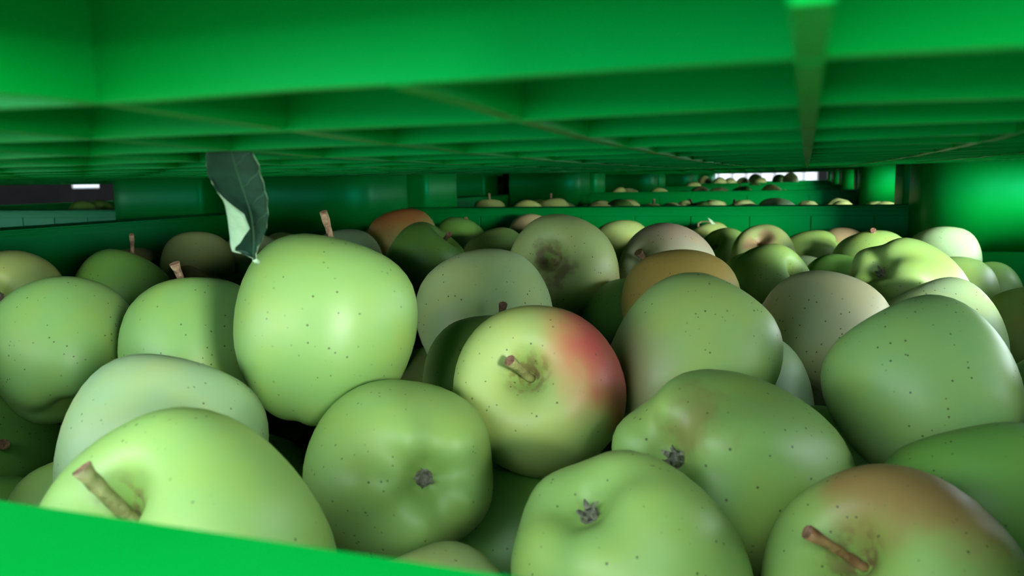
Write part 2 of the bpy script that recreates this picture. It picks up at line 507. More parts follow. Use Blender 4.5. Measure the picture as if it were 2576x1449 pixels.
def catmull(pts, n):
    out = []
    P = [pts[0]] + list(pts) + [pts[-1]]
    for i in range(1, len(P) - 2):
        for k in range(n):
            t = k / n
            q = []
            for a in range(2):
                p0, p1, p2, p3 = P[i - 1][a], P[i][a], P[i + 1][a], P[i + 2][a]
                q.append(0.5 * (2 * p1 + (p2 - p0) * t + (2 * p0 - 5 * p1 + 4 * p2 - p3) * t * t + (3 * p1 - p0 - 3 * p2 + p3) * t ** 3))
            out.append(tuple(q))
    out.append(pts[-1])
    return out

def apple_mesh(name, seed, nseg=48, sub=2, cone=0.0, tall=1.0, lobe=0.022, wob=0.02, mat=None, profile=None):
    rnd = random.Random(seed)
    P_ = profile or PROFILE
    prof = catmull(P_, sub) if sub > 0 else PROFILE[::2] + [PROFILE[-1]]
    ph = rnd.uniform(0, 6.28)
    w2, p2 = rnd.uniform(0, wob), rnd.uniform(0, 6.28)
    w3, p3 = rnd.uniform(0, wob * .7), rnd.uniform(0, 6.28)
    tx, ty = rnd.uniform(-.035, .035), rnd.uniform(-.035, .035)
    vs, fs = [], []
    rings = prof[1:-1]
    top = (0, 0, prof[0][1] * tall); bot = (0, 0, prof[-1][1] * tall)
    vs.append(top)
    for r, z in rings:
        s = 0.5 - z
        k = max(0.0, min(1.0, (0.25 - z) / 0.6))
        sh = max(0.0, min(1.0, (z + 0.1) / 0.5))
        for i in range(nseg):
            t = 2 * math.pi * i / nseg
            rr = max(r, 0) * (1 + lobe * 1.6 * k * math.cos(5 * t + ph) + lobe * .5 * sh * math.cos(5 * t + ph + .6) + w2 * math.cos(2 * t + p2) + w3 * math.cos(3 * t + p3))
            rr *= 1 - cone * (0.5 - z) * 0.9 + cone * 0.25
            zz = z * tall
            if k > 0.6: zz -= lobe * 0.9 * (k - .6) * 2.5 * math.cos(5 * t + ph) * min(1, r / .25)
            x, y = rr * math.cos(t), rr * math.sin(t)
            vs.append((x, y, zz + tx * x + ty * y))
    nr = len(rings)
    vs.append(bot)
    for i in range(nseg): fs.append((0, 1 + i, 1 + (i + 1) % nseg))
    for a in range(nr - 1):
        for i in range(nseg):
            j = (i + 1) % nseg
            fs.append((1 + a * nseg + i, 1 + (a + 1) * nseg + i, 1 + (a + 1) * nseg + j, 1 + a * nseg + j))
    last = len(vs) - 1
    for i in range(nseg): fs.append((1 + (nr - 1) * nseg + i, last, 1 + (nr - 1) * nseg + (i + 1) % nseg))
    return mesh(name, vs, fs, mat, True)

def tube_mesh(name, pts, rads, n=8, mat=None, knob=None):
    """tube along pts with a radius each; the end cap gets material slot 1 if given"""
    vs, fs = [], []
    up = Vector((0.3, 0.9, 0.2)).normalized()
    P = [Vector(p) for p in pts]
    for i, p in enumerate(P):
        t = (P[min(i + 1, len(P) - 1)] - P[max(i - 1, 0)]).normalized()
        a = t.cross(up)
        if a.length < 1e-4: a = t.cross(Vector((1, 0, 0)))
        a.normalize(); b = t.cross(a)
        for k in range(n):
            q = 2 * math.pi * k / n
            vs.append(p + (a * math.cos(q) + b * math.sin(q)) * rads[i])
    for i in range(len(P) - 1):
        for k in range(n):
            j = (k + 1) % n
            fs.append((i * n + k, i * n + j, (i + 1) * n + j, (i + 1) * n + k))
    fs.append(tuple(range(n))[::-1]); fs.append(tuple((len(P) - 1) * n + k for k in range(n)))
    me = mesh(name, vs, fs, mat, True)
    if knob is not None:
        me.materials.append(knob)
        me.polygons[-1].material_index = 1
        me.polygons[-1].use_smooth = False
    return me

def calyx_mesh():
    """five dry sepals curling out of the eye; local to the apple"""
    vs, fs = [], []
    rnd = random.Random(3)
    for k in range(5):
        a = 2 * math.pi * k / 5 + rnd.uniform(-.2, .2)
        ca, sa = math.cos(a), math.sin(a)
        out_, w0 = rnd.uniform(.030, .062), rnd.uniform(.010, .016)
        b = len(vs)
        for (t, w, z) in ((.036, w0, .004), (.024, w0 * 1.1, -.022), (.022 + out_ * .3, w0 * .75, -.042), (out_, w0 * .2, -.050 + rnd.uniform(-.01, .015))):
            for s in (-1, 1):
                vs.append((t * ca - s * w * sa, t * sa + s * w * ca, -.372 + z))
                vs.append(((t + .006) * ca - s * w * sa * .8, (t + .006) * sa + s * w * ca * .8, -.372 + z + .003))
        for i in range(3):
            c, d = b + 4 * i, b + 4 * i + 4
            fs += [(c, c + 2, d + 2, d), (c + 1, d + 1, d + 3, c + 3), (c, d, d + 1, c + 1), (c + 2, c + 3, d + 3, d + 2)]
        fs.append((b + 12, b + 14, b + 15, b + 13))
    # dark throat
    b = len(vs)
    for k in range(10):
        a = 2 * math.pi * k / 10
        vs.append((.045 * math.cos(a), .045 * math.sin(a), -.377)); 
    vs.append((0, 0, -.366))
    for k in range(10): fs.append((b + (k + 1) % 10, b + k, b + 10))
    return mesh('calyx', vs, fs, SEPAL)

SHAPES = [apple_mesh('apple_skin_%d' % i, i + 11, cone=(.02, .08, .05, .10, .0, .06)[i], tall=(1.0, 1.06, .97, 1.08, .95, 1.02)[i],
                     lobe=(.012, .02, .016, .024, .010, .02)[i]) for i in range(6)]
for s_ in SHAPES: s_.materials.append(SKIN)
BIG = apple_mesh('apple_skin_big', 40, 56, 2, cone=.10, tall=1.0, lobe=.010, wob=.012, mat=SKIN, profile=[
    (0, .385), (.05, .392), (.10, .42), (.16, .458), (.23, .468), (.32, .435), (.41, .355), (.475, .22), (.5, .07), (.492, -.08), (.46, -.21),
    (.40, -.325), (.325, -.415), (.24, -.475), (.16, -.503), (.10, -.508), (.05, -.500), (0, -.495)])
LOBED = apple_mesh('apple_skin_lobed', 41, 56, 2, cone=.10, tall=1.05, lobe=.024, mat=SKIN)
CALYX = calyx_mesh()
TALL = {'0': 1.0, '1': 1.06, '2': .97, '3': 1.08, '4': .95, '5': 1.02, 'L': 1.05}

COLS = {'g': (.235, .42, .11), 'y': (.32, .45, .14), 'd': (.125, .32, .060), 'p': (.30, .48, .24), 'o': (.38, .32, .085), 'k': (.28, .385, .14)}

SOLVED = {
  1: (-0.1575, 0.1774, -0.1033, 0.0375),
  2: (-0.2314, 0.2471, -0.1037, 0.0375),
  3: (-0.1444, 0.2772, -0.1109, 0.0366),
  4: (-0.1142, 0.3282, -0.1634, 0.0375),
  5: (-0.0488, 0.2405, -0.1207, 0.0355),
  6: (-0.0251, 0.3089, -0.1126, 0.0409),
  7: (0.0306, 0.2628, -0.1285, 0.0367),
  8: (0.0621, 0.3232, -0.1227, 0.0341),
  9: (0.0184, 0.4137, -0.1479, 0.0372),
  10: (0.0483, 0.3821, -0.0920, 0.0371),
  11: (-0.1043, 0.3300, -0.0903, 0.0358),
  12: (-0.1913, 0.3019, -0.0622, 0.0388),
  13: (-0.2902, 0.3398, -0.0884, 0.0375),
  14: (-0.3800, 0.3409, -0.0892, 0.0375),
  15: (-0.4385, 0.3350, -0.1371, 0.0380),
  16: (-0.4016, 0.3880, -0.1704, 0.0383),
  17: (-0.3997, 0.3039, -0.1911, 0.0389),
  18: (-0.3320, 0.3000, -0.1705, 0.0354),
  19: (-0.1451, 0.3834, -0.1092, 0.0373),
  20: (-0.1736, 0.4446, -0.0814, 0.0392),
  21: (-0.1643, 0.5846, -0.0687, 0.0400),
  22: (-0.0987, 0.6469, -0.0749, 0.0375),
  23: (-0.0698, 0.5035, -0.0815, 0.0364),
  24: (-0.0480, 0.3765, -0.0856, 0.0375),
  25: (-0.1098, 0.5554, -0.1122, 0.0394),
  26: (-0.0316, 0.4626, -0.1272, 0.0394),
  27: (0.0104, 0.5166, -0.0974, 0.0387),
  28: (0.0792, 0.5619, -0.1030, 0.0367),
  29: (0.1595, 0.6912, -0.1235, 0.0375),
  30: (0.1453, 0.5409, -0.1453, 0.0375),
  31: (0.0662, 0.6298, -0.0845, 0.0383),
  32: (0.1307, 0.8505, -0.1167, 0.0375),
  33: (0.1875, 1.0093, -0.1345, 0.0350),
  34: (0.1385, 0.9801, -0.0991, 0.0375),
  35: (0.0661, 0.9174, -0.0995, 0.0385),
  36: (0.0461, 1.1855, -0.1071, 0.0348),
  37: (0.0075, 1.1299, -0.1087, 0.0362),
  38: (-0.0450, 1.0158, -0.0984, 0.0368),
  39: (-0.0340, 0.7673, -0.1014, 0.0375),
  40: (0.0015, 1.0532, -0.1379, 0.0382),
  41: (0.0305, 0.8576, -0.1162, 0.0366),
  42: (-0.0937, 1.1116, -0.1099, 0.0375),
  43: (-0.2098, 0.9983, -0.0914, 0.0375),
  44: (-0.1248, 1.1866, -0.0994, 0.0338),
  45: (-0.3870, 1.1829, -0.0915, 0.0371),
  46: (-0.3200, 0.8635, -0.0922, 0.0375),
  47: (-0.3348, 0.7009, -0.0798, 0.0370),
  48: (-0.4027, 0.7979, -0.0665, 0.0377),
  49: (-0.4486, 1.0475, -0.0921, 0.0375),
  50: (-0.5912, 1.0903, -0.1065, 0.0375),
  51: (-0.3605, 0.7518, -0.1230, 0.0380),
  52: (-0.4374, 0.7387, -0.0868, 0.0373),
  53: (-0.7017, 1.0111, -0.1093, 0.0375),
  54: (-0.5846, 0.7774, -0.0976, 0.0389),
  56: (-0.5977, 0.7068, -0.0891, 0.0369),
  57: (-0.5416, 0.6339, -0.1133, 0.0375),
  58: (-0.5343, 0.5362, -0.0918, 0.0375),
  59: (-0.7659, 0.7985, -0.1152, 0.0375),
  60: (-0.5752, 0.4716, -0.0845, 0.0375),
  61: (-0.5427, 0.7079, -0.1329, 0.0368),
  62: (-0.3339, 0.4348, -0.1963, 0.0375),
  63: (-0.3185, 0.5317, -0.2058, 0.0375),
  64: (-0.1255, 0.5498, -0.2076, 0.0375),
  65: (-0.1096, 0.2120, -0.1483, 0.0375),
}
UNDER = [
  (-0.271, 0.442, -0.095, 0.0376),
  (-0.515, 0.159, -0.085, 0.0358),
  (-0.374, 0.150, -0.098, 0.0341),
  (-0.528, 0.331, -0.094, 0.0373),
  (0.242, 0.386, -0.086, 0.0363),
  (0.253, 0.615, -0.089, 0.0354),
  (-0.713, 0.480, -0.095, 0.0378),
  (-0.437, 0.886, -0.092, 0.0354),
  (0.259, 0.732, -0.086, 0.0344),
  (-0.244, 0.848, -0.099, 0.0380),
  (0.256, 0.880, -0.097, 0.0341),
  (0.173, 0.624, -0.086, 0.0346),
  (-0.488, 0.986, -0.092, 0.0343),
  (0.261, 0.460, -0.099, 0.0360),
  (-0.540, 0.256, -0.092, 0.0342),
  (-0.337, 0.519, -0.087, 0.0382),
  (-0.121, 0.747, -0.097, 0.0356),
  (-0.130, 0.867, -0.094, 0.0363),
  (-0.758, 0.381, -0.084, 0.0372),
  (-0.415, 0.211, -0.086, 0.0355),
  (-0.438, 0.657, -0.100, 0.0358),
  (0.183, 0.457, -0.095, 0.0379),
  (-0.495, 0.783, -0.098, 0.0343),
  (0.206, 0.316, -0.100, 0.0346),
  (-0.518, 1.076, -0.098, 0.0342),
  (-0.213, 0.773, -0.083, 0.0361),
  (-0.279, 0.132, -0.088, 0.0369),
  (-0.703, 0.322, -0.097, 0.0351),
  (0.078, 0.167, -0.085, 0.0369),
  (0.222, 0.814, -0.091, 0.0342),
  (0.287, 0.545, -0.096, 0.0353),
  (0.280, 0.970, -0.091, 0.0353),
  (-0.448, 0.278, -0.090, 0.0353),
  (0.203, 0.558, -0.086, 0.0344),
  (-0.588, 0.373, -0.090, 0.0383),
  (-0.362, 0.613, -0.096, 0.0368),
  (-0.648, 0.422, -0.098, 0.0377),
  (-0.301, 1.115, -0.092, 0.0340),
  (-0.648, 0.523, -0.093, 0.0384),
  (0.140, 0.381, -0.096, 0.0345),
  (-0.741, 0.573, -0.093, 0.0372),
  (-0.268, 0.935, -0.088, 0.0366),
  (-0.232, 1.102, -0.098, 0.0345),
  (-0.219, 0.539, -0.093, 0.0363),
  (0.099, 0.243, -0.090, 0.0352),
  (-0.217, 0.706, -0.099, 0.0352),
  (-0.303, 1.042, -0.096, 0.0360),
  (-0.572, 1.165, -0.100, 0.0371),
  (-0.143, 0.945, -0.099, 0.0345),
  (-0.247, 0.611, -0.098, 0.0341),
  (-0.505, 0.866, -0.097, 0.0346),
  (0.071, 0.721, -0.096, 0.0343),
  (0.277, 0.324, -0.090, 0.0379),
  (-0.637, 0.327, -0.114, 0.0350),
  (-0.499, 1.174, -0.103, 0.0369),
  (-0.541, 0.926, -0.105, 0.0369),
  (-0.162, 1.079, -0.113, 0.0359),
  (-0.635, 0.836, -0.106, 0.0367),
  (-0.366, 0.440, -0.108, 0.0377),
  (0.001, 0.123, -0.109, 0.0383),
  (-0.349, 0.946, -0.103, 0.0371),
  (-0.044, 0.860, -0.110, 0.0341),
  (0.092, 0.785, -0.102, 0.0342),
  (-0.488, 0.450, -0.115, 0.0373),
  (-0.720, 0.872, -0.111, 0.0362),
  (-0.637, 0.645, -0.106, 0.0373),
  (0.004, 0.611, -0.113, 0.0348),
  (-0.573, 0.185, -0.114, 0.0342),
  (-0.201, 1.173, -0.114, 0.0344),
  (-0.724, 0.719, -0.114, 0.0341),
  (-0.447, 0.138, -0.101, 0.0372),
  (-0.106, 0.120, -0.112, 0.0340),
  (0.291, 0.670, -0.115, 0.0358),
  (-0.378, 1.055, -0.112, 0.0370),
  (0.289, 0.818, -0.104, 0.0360),
  (0.073, 1.044, -0.110, 0.0379),
  (-0.158, 0.658, -0.109, 0.0340),
  (-0.282, 1.178, -0.113, 0.0358),
  (-0.613, 0.969, -0.114, 0.0341),
  (-0.047, 1.181, -0.113, 0.0348),
  (-0.202, 0.117, -0.100, 0.0341),
  (0.091, 1.134, -0.132, 0.0358),
  (-0.434, 0.799, -0.134, 0.0375),
  (-0.428, 0.557, -0.133, 0.0373),
  (-0.749, 0.957, -0.130, 0.0348),
  (-0.431, 0.988, -0.134, 0.0369),
  (-0.650, 0.914, -0.135, 0.0364),
  (-0.092, 0.808, -0.133, 0.0380),
  (-0.038, 0.945, -0.126, 0.0367),
  (0.003, 0.688, -0.134, 0.0367),
  (-0.557, 1.012, -0.121, 0.0354),
  (-0.426, 1.124, -0.125, 0.0360),
  (0.204, 0.759, -0.131, 0.0377),
  (-0.144, 0.491, -0.130, 0.0351),
  (-0.212, 0.912, -0.132, 0.0342),
  (-0.270, 0.737, -0.132, 0.0362),
  (0.039, 0.976, -0.130, 0.0353),
  (-0.601, 0.580, -0.117, 0.0342),
  (0.023, 0.189, -0.133, 0.0341),
  (-0.086, 0.695, -0.133, 0.0384),
  (-0.172, 0.795, -0.135, 0.0341),
  (-0.488, 0.225, -0.124, 0.0349),
  (-0.700, 0.617, -0.130, 0.0359),
  (-0.763, 0.441, -0.134, 0.0377),
  (0.069, 0.480, -0.121, 0.0359),
  (-0.570, 0.840, -0.130, 0.0344),
  (-0.281, 0.666, -0.118, 0.0354),
  (0.124, 0.934, -0.156, 0.0367),
  (-0.742, 0.542, -0.159, 0.0373),
  (-0.478, 0.734, -0.148, 0.0347),
  (-0.274, 0.981, -0.140, 0.0346),
  (0.229, 0.376, -0.155, 0.0344),
  (-0.709, 0.385, -0.151, 0.0347),
  (-0.285, 0.182, -0.155, 0.0368),
  (0.221, 0.647, -0.147, 0.0358),
  (-0.120, 0.997, -0.150, 0.0363),
  (-0.314, 0.812, -0.152, 0.0343),
  (0.194, 0.860, -0.150, 0.0346),
  (0.279, 0.581, -0.159, 0.0370),
  (-0.160, 0.716, -0.156, 0.0376),
  (-0.336, 0.580, -0.153, 0.0373),
  (0.219, 0.500, -0.144, 0.0363),
  (-0.070, 0.615, -0.143, 0.0365),
  (0.289, 0.752, -0.154, 0.0368),
  (-0.559, 0.291, -0.158, 0.0364),
  (-0.496, 0.558, -0.156, 0.0344),
  (-0.306, 0.915, -0.157, 0.0354),
  (-0.290, 0.498, -0.135, 0.0343),
  (-0.654, 0.780, -0.150, 0.0385),
  (0.121, 0.346, -0.158, 0.0351),
  (-0.399, 0.683, -0.158, 0.0352),
  (-0.489, 0.924, -0.151, 0.0346),
  (-0.653, 0.699, -0.148, 0.0348),
  (0.291, 0.904, -0.158, 0.0368),
  (-0.598, 0.452, -0.158, 0.0380),
  (-0.768, 0.331, -0.142, 0.0349),
  (-0.109, 0.928, -0.158, 0.0361),
  (-0.219, 0.480, -0.143, 0.0349),
  (-0.260, 0.312, -0.154, 0.0354),
  (-0.758, 0.674, -0.156, 0.0362),
  (-0.513, 0.126, -0.146, 0.0348),
  (-0.212, 0.156, -0.157, 0.0346),
  (-0.493, 1.129, -0.156, 0.0342),
  (-0.353, 1.119, -0.150, 0.0349),
  (-0.196, 0.595, -0.139, 0.0346),
  (-0.258, 1.064, -0.158, 0.0369),
  (0.042, 0.758, -0.160, 0.0378),
  (0.071, 0.121, -0.156, 0.0379),
  (-0.331, 0.382, -0.137, 0.0344),
  (0.069, 0.649, -0.154, 0.0340),
  (-0.585, 0.901, -0.153, 0.0344),
  (-0.559, 0.362, -0.155, 0.0341),
  (-0.198, 1.025, -0.156, 0.0341),
  (-0.560, 0.532, -0.158, 0.0340),
  (-0.432, 0.484, -0.160, 0.0365),
  (-0.338, 0.129, -0.159, 0.0373),
  (-0.335, 1.020, -0.159, 0.0368),
  (-0.393, 0.863, -0.158, 0.0379),
  (0.168, 0.605, -0.156, 0.0342),
  (-0.415, 0.192, -0.156, 0.0340),
  (-0.464, 0.862, -0.158, 0.0341),
  (-0.499, 1.038, -0.159, 0.0368),
  (-0.668, 0.497, -0.158, 0.0355),
  (0.285, 0.422, -0.158, 0.0365),
  (0.137, 0.445, -0.148, 0.0341),
  (-0.052, 0.375, -0.157, 0.0350),
  (-0.492, 0.390, -0.157, 0.0379),
  (-0.032, 0.553, -0.152, 0.0341),
  (-0.066, 0.151, -0.158, 0.0368),
]
UNDER_SEEN = {137: "dark apple deep in the gap between the biggest apple and the pale dotted one"}


def cam_vec(v):
    return (R @ Vector(v)).normalized()

def place_apple(name, c, r, axis, spin, me, colour):
    o = bpy.data.objects.new('apple', me)
    COL.objects.link(o)
    o.location = c
    q = axis.to_track_quat('Z', 'Y') @ Quaternion((0, 0, 1), spin)
    o.rotation_mode = 'QUATERNION'
    o.rotation_quaternion = q
    o.scale = (2 * r, 2 * r, 2 * r)
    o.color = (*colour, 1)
    return o

def add_stem(o, tip=None, tipz=None, length=.2, thick=.022, lean=(.03, 0), mat=STEM, knob=STEM_END, flare=1.35):
    c = Vector(o.location); r = o.scale[0] / 2
    q = o.rotation_quaternion
    base = Vector((0, 0, .285))
    if tip is not None:
        d = ray(*tip)
        cw = c + q @ (Vector((0, 0, .36)) * 2 * r)
        zc = (R.transposed() @ cw).z + (tipz or 0)
        end = (q.inverted() @ (d * zc - c)) / (2 * r)
    else:
        end = base + Vector((lean[0], lean[1], length))
    mid = base.lerp(end, .5) + Vector((end.x * -.12, end.y * -.12, .02))
    pts, rads = [], []
    n = 8
    for i in range(n + 1):
        t = i / n
        p = base * (1 - t) ** 2 + mid * 2 * t * (1 - t) + end * t * t
        pts.append(p)
        k = 1.0 + (flare - 1) * max(0, (t - .7) / .3) + .35 * max(0, (.15 - t) / .15)
        rads.append(thick * k * (1 + .10 * math.sin(i * 2.7 + o.location.x * 90)))
    s = link('stem', tube_mesh('stem', pts, rads, 9, mat, knob), None, o)
    return s

def local_dir(o, camv):
    if camv == 's': return tuple(Vector((.12, .05, 1)).normalized())
    if camv == 'c': return tuple(Vector((.25, .12, -1)).normalized())
    return tuple((o.rotation_quaternion.inverted() @ cam_vec(camv)).normalized())

# id: (shape, colour, feature, feature pixel, extra, label)
#   feature: 's' stem bowl facing the camera, 'c' eye facing, 't' stem standing at the top, '-' neither in view
APPLES = {
 1: ('L', 'g', 's', (330, 1305), dict(tip=(205, 1178), tipz=-.006, thick=.026, mat=STEM_GREEN, flare=1.25), 'large green apple against the near rim at left, thick red-ended stem leaning left'),
 2: (0, 'p', '-', None, {}, 'pale speckled apple at lower left behind the apple with the red-ended stem'),
 3: ('3', 'g', 'c', (1058, 1200), {}, 'green apple below the big one, its eye facing out left of the blushed apple'),
 4: (2, 'd', '-', None, {}, 'plain dark green apple at bottom centre between two apples showing their eyes'),
 5: ('0', 'g', 'c', (1490, 1310), {}, 'glossy green apple at the bottom edge centre, its grey eye facing up left'),
 6: ('3', 'g', 'c', (1720, 1165), dict(blush=[('c', (.22, .15, .05), .90, .12, .6)]), 'large green apple right of the blushed one, with brown russet round its eye'),
 7: ('1', 'g', 's', (2175, 1425), dict(tip=(2030, 1338), tipz=-.004, thick=.02, mat=STEM_RED, flare=1.6, blush=[((.1, -.95, -.1), (.30, .12, .05), .55, .35, .75)]), 'apple at the bottom right corner with a reddish stem and brown-red shoulder'),
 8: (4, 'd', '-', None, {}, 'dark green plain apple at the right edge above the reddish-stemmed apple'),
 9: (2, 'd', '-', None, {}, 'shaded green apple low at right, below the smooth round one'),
 10: (0, (.22, .42, .13), '-', None, {}, 'large smooth green apple at right, half lit from the right'),
 11: ('0', 'y', 's', (1330, 945), dict(tip=(1282, 907), tipz=-.008, thick=.024, mat=STEM_GREEN, flare=1.5,
      blush=[((.66, -.50, -.50), (.52, .22, .10), .52, .42, .85), ((.86, -.44, -.30), (.55, .07, .08), .60, .38, .9)]), 'apple with a pink-red blush on its right cheek and a short stem, centre front'),
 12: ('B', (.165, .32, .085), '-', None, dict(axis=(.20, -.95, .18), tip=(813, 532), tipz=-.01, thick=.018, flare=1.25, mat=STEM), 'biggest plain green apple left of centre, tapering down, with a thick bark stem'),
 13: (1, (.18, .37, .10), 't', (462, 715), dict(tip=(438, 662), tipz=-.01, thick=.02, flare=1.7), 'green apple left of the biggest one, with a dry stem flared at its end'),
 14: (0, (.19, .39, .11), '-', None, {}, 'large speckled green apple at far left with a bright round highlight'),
 15: (2, 'd', '-', None, dict(axis=(-.5, .2, -.8), tip=(12, 1118), tipz=-.02, thick=.026, mat=STEM_RED), 'green apple cut by the left edge with a stub of stem in front'),
 16: (4, 'd', '-', None, {}, 'shaded sliver of apple left of the pale speckled apple at lower left'),
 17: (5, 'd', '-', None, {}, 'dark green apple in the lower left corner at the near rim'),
 18: (1, 'g', '-', None, {}, 'small visible piece of green apple above the lower left corner apple'),
 19: (3, 'g', 't', (1250, 830), dict(tip=(1266, 765), tipz=-.015, thick=.02, flare=1.4), 'green apple half behind the blushed one, its thin brown stem sticking up'),
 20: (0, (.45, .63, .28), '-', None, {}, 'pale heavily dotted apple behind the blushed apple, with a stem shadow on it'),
 21: ('3', (.41, .54, .19), 's', (1393, 655), dict(nostem=True, blush=[('s', (.17, .10, .06), .93, .07, .7), ((.8, .45, -.4), (.55, .36, .14), .6, .5, .6)]), 'yellow-green apple with a brown russet bowl facing out, right of the dotted one'),
 22: (4, (.40, .47, .29), 's', (1625, 660), dict(tip=(1606, 634), tipz=-.006, thick=.03, flare=1.6, blush=[((.1, -.9, -.2), (.42, .24, .18), .35, .6, .5)]), 'greyish apple with a pink tinge and a short brown stem at its left'),
 23: (2, 'o', '-', None, dict(blush=[((-.1, -.5, -.6), (.50, .34, .08), .2, .8, .6)]), 'ochre yellow apple with a pale scratch, behind the broad green apple'),
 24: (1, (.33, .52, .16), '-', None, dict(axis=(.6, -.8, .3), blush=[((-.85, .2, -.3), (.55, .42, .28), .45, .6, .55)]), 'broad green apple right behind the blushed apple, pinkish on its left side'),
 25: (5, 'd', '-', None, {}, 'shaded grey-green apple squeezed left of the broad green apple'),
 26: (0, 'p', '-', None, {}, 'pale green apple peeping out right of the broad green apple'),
 27: (4, (.38, .47, .24), '-', None, dict(blush=[((.5, -.5, -.6), (.55, .46, .30), .3, .8, .5)]), 'beige-green apple with a curved shadow across it, right of centre'),
 28: (2, (.36, .54, .27), '-', None, {}, 'pale green apple behind the smooth round one at right'),
 29: (5, 'y', '-', None, dict(blush=[((-.1, -.4, -.9), (.55, .36, .12), .72, .25, .45)]), 'apple cut by the right edge with an orange streak'),
 30: (1, 'd', '-', None, {}, 'dark green apple at the right edge below the orange-streaked one'),
 31: ('L', 'g', 'c', (2225, 690), {}, 'shiny apple at upper right with its eye facing left and a white highlight'),
 32: (0, 'g', '-', None, {}, 'green apple just right of the shiny apple with the eye'),
 33: (2, 'g', '-', None, {}, 'small round green apple at the far right by the dark wall'),
 34: (1, 'p', '-', None, {}, 'pale apple in front of the big right-hand foot'),
 35: (5, 'g', 't', (2195, 600), dict(tip=(2197, 579), tipz=-.03, thick=.025), 'green apple with a tiny upright stem, upper right behind the shiny one'),
 36: (4, 'y', '-', None, dict(blush=[((.1, -.8, -.3), (.55, .34, .24), .3, .6, .6)]), 'small pinkish apple against the back wall at right'),
 37: (3, 'g', 'c', (2098, 632), {}, 'green apple at back right with a dark eye on its right end'),
 38: ('2', 'k', 's', (1912, 606), dict(nostem=True, blush=[('s', (.40, .24, .15), .82, .14, .75)]), 'apple at back right with a brown russet bowl on top'),
 39: ('L', 'g', 's', (1985, 695), dict(nostem=True), 'green apple whose deep hollow faces right, above the beige-green one'),
 40: (0, 'p', '-', None, {}, 'pale apple tucked behind the one with the deep hollow'),
 41: (2, 'd', '-', None, {}, 'dark green apple between back apples, left of the shiny one'),
 42: (1, 'g', 's', (1800, 622), dict(nostem=True), 'green apple with a dark hollow at its left, beside the russet-bowled one'),
 43: (5, 'y', '-', None, {}, 'pale yellow-green apple at the back, right of the russet-bowl apple'),
 44: (4, 'y', '-', None, {}, 'small apple by the back wall with a bent twig on it'),
 45: (0, 'k', '-', None, dict(blush=[((0, -.6, -.7), (.52, .40, .22), .2, .8, .6)]), 'beige apple by the back wall at centre, behind the russet-bowl apple'),
 46: (2, 'g', '-', None, {}, 'dull green apple behind the dotted one, left of the russet bowl'),
 47: ('L', 'd', 's', (1112, 612), dict(tip=(1131, 588), tipz=-.02, thick=.028), 'dark shaded apple with a leaning stem in a deep bowl, back centre'),
 48: (4, 'o', '-', None, dict(blush=[((-.2, -.85, -.3), (.42, .12, .04), .35, .6, .8)]), 'orange-red tinged apple standing highest at the back left'),
 49: (1, 'd', 't', (1172, 572), dict(tip=(1173, 549), tipz=-.02, thick=.025), 'shaded green apple with a stem, right of the orange-tinged one'),
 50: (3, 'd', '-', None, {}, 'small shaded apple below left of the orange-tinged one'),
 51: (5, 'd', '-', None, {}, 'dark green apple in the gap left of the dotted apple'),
 52: (0, 'p', '-', None, dict(axis=(-.2, -.9, .3)), 'pale apple behind the biggest one, right of its bark stem'),
 53: (2, 'y', '-', None, {}, 'small pale apple behind the biggest one, right of the leaf'),
 54: ('L', 'p', 's', (652, 640), dict(nostem=True), 'pale apple behind the foot of the curled leaf'),
 56: (1, 'k', '-', None, {}, 'dotted dull green apple against the left wall, left of the leaf'),
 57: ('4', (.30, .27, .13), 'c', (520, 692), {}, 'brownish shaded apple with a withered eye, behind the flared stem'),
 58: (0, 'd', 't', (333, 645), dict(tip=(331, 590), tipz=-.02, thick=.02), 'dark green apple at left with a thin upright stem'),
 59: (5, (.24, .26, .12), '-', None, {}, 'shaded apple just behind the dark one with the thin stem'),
 60: (2, 'y', 'c', (4, 747), dict(blush=[((-.2, .1, -1), (.40, .30, .26), .93, .1, .5)]), 'yellowish apple at the left edge with its eye at the frame border'),
 61: (3, 'g', '-', None, {}, 'sliver of green apple left of the biggest one, under the leaf'),
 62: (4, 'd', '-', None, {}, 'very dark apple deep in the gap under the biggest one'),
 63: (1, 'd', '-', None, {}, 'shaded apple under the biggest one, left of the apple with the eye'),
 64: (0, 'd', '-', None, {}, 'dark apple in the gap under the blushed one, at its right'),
 65: (2, 'k', '-', None, {}, 'pale top of an apple just above the near rim at bottom centre'),
}
for k_, v_ in list(APPLES.items()): APPLES[k_] = (str(v_[0]),) + v_[1:]

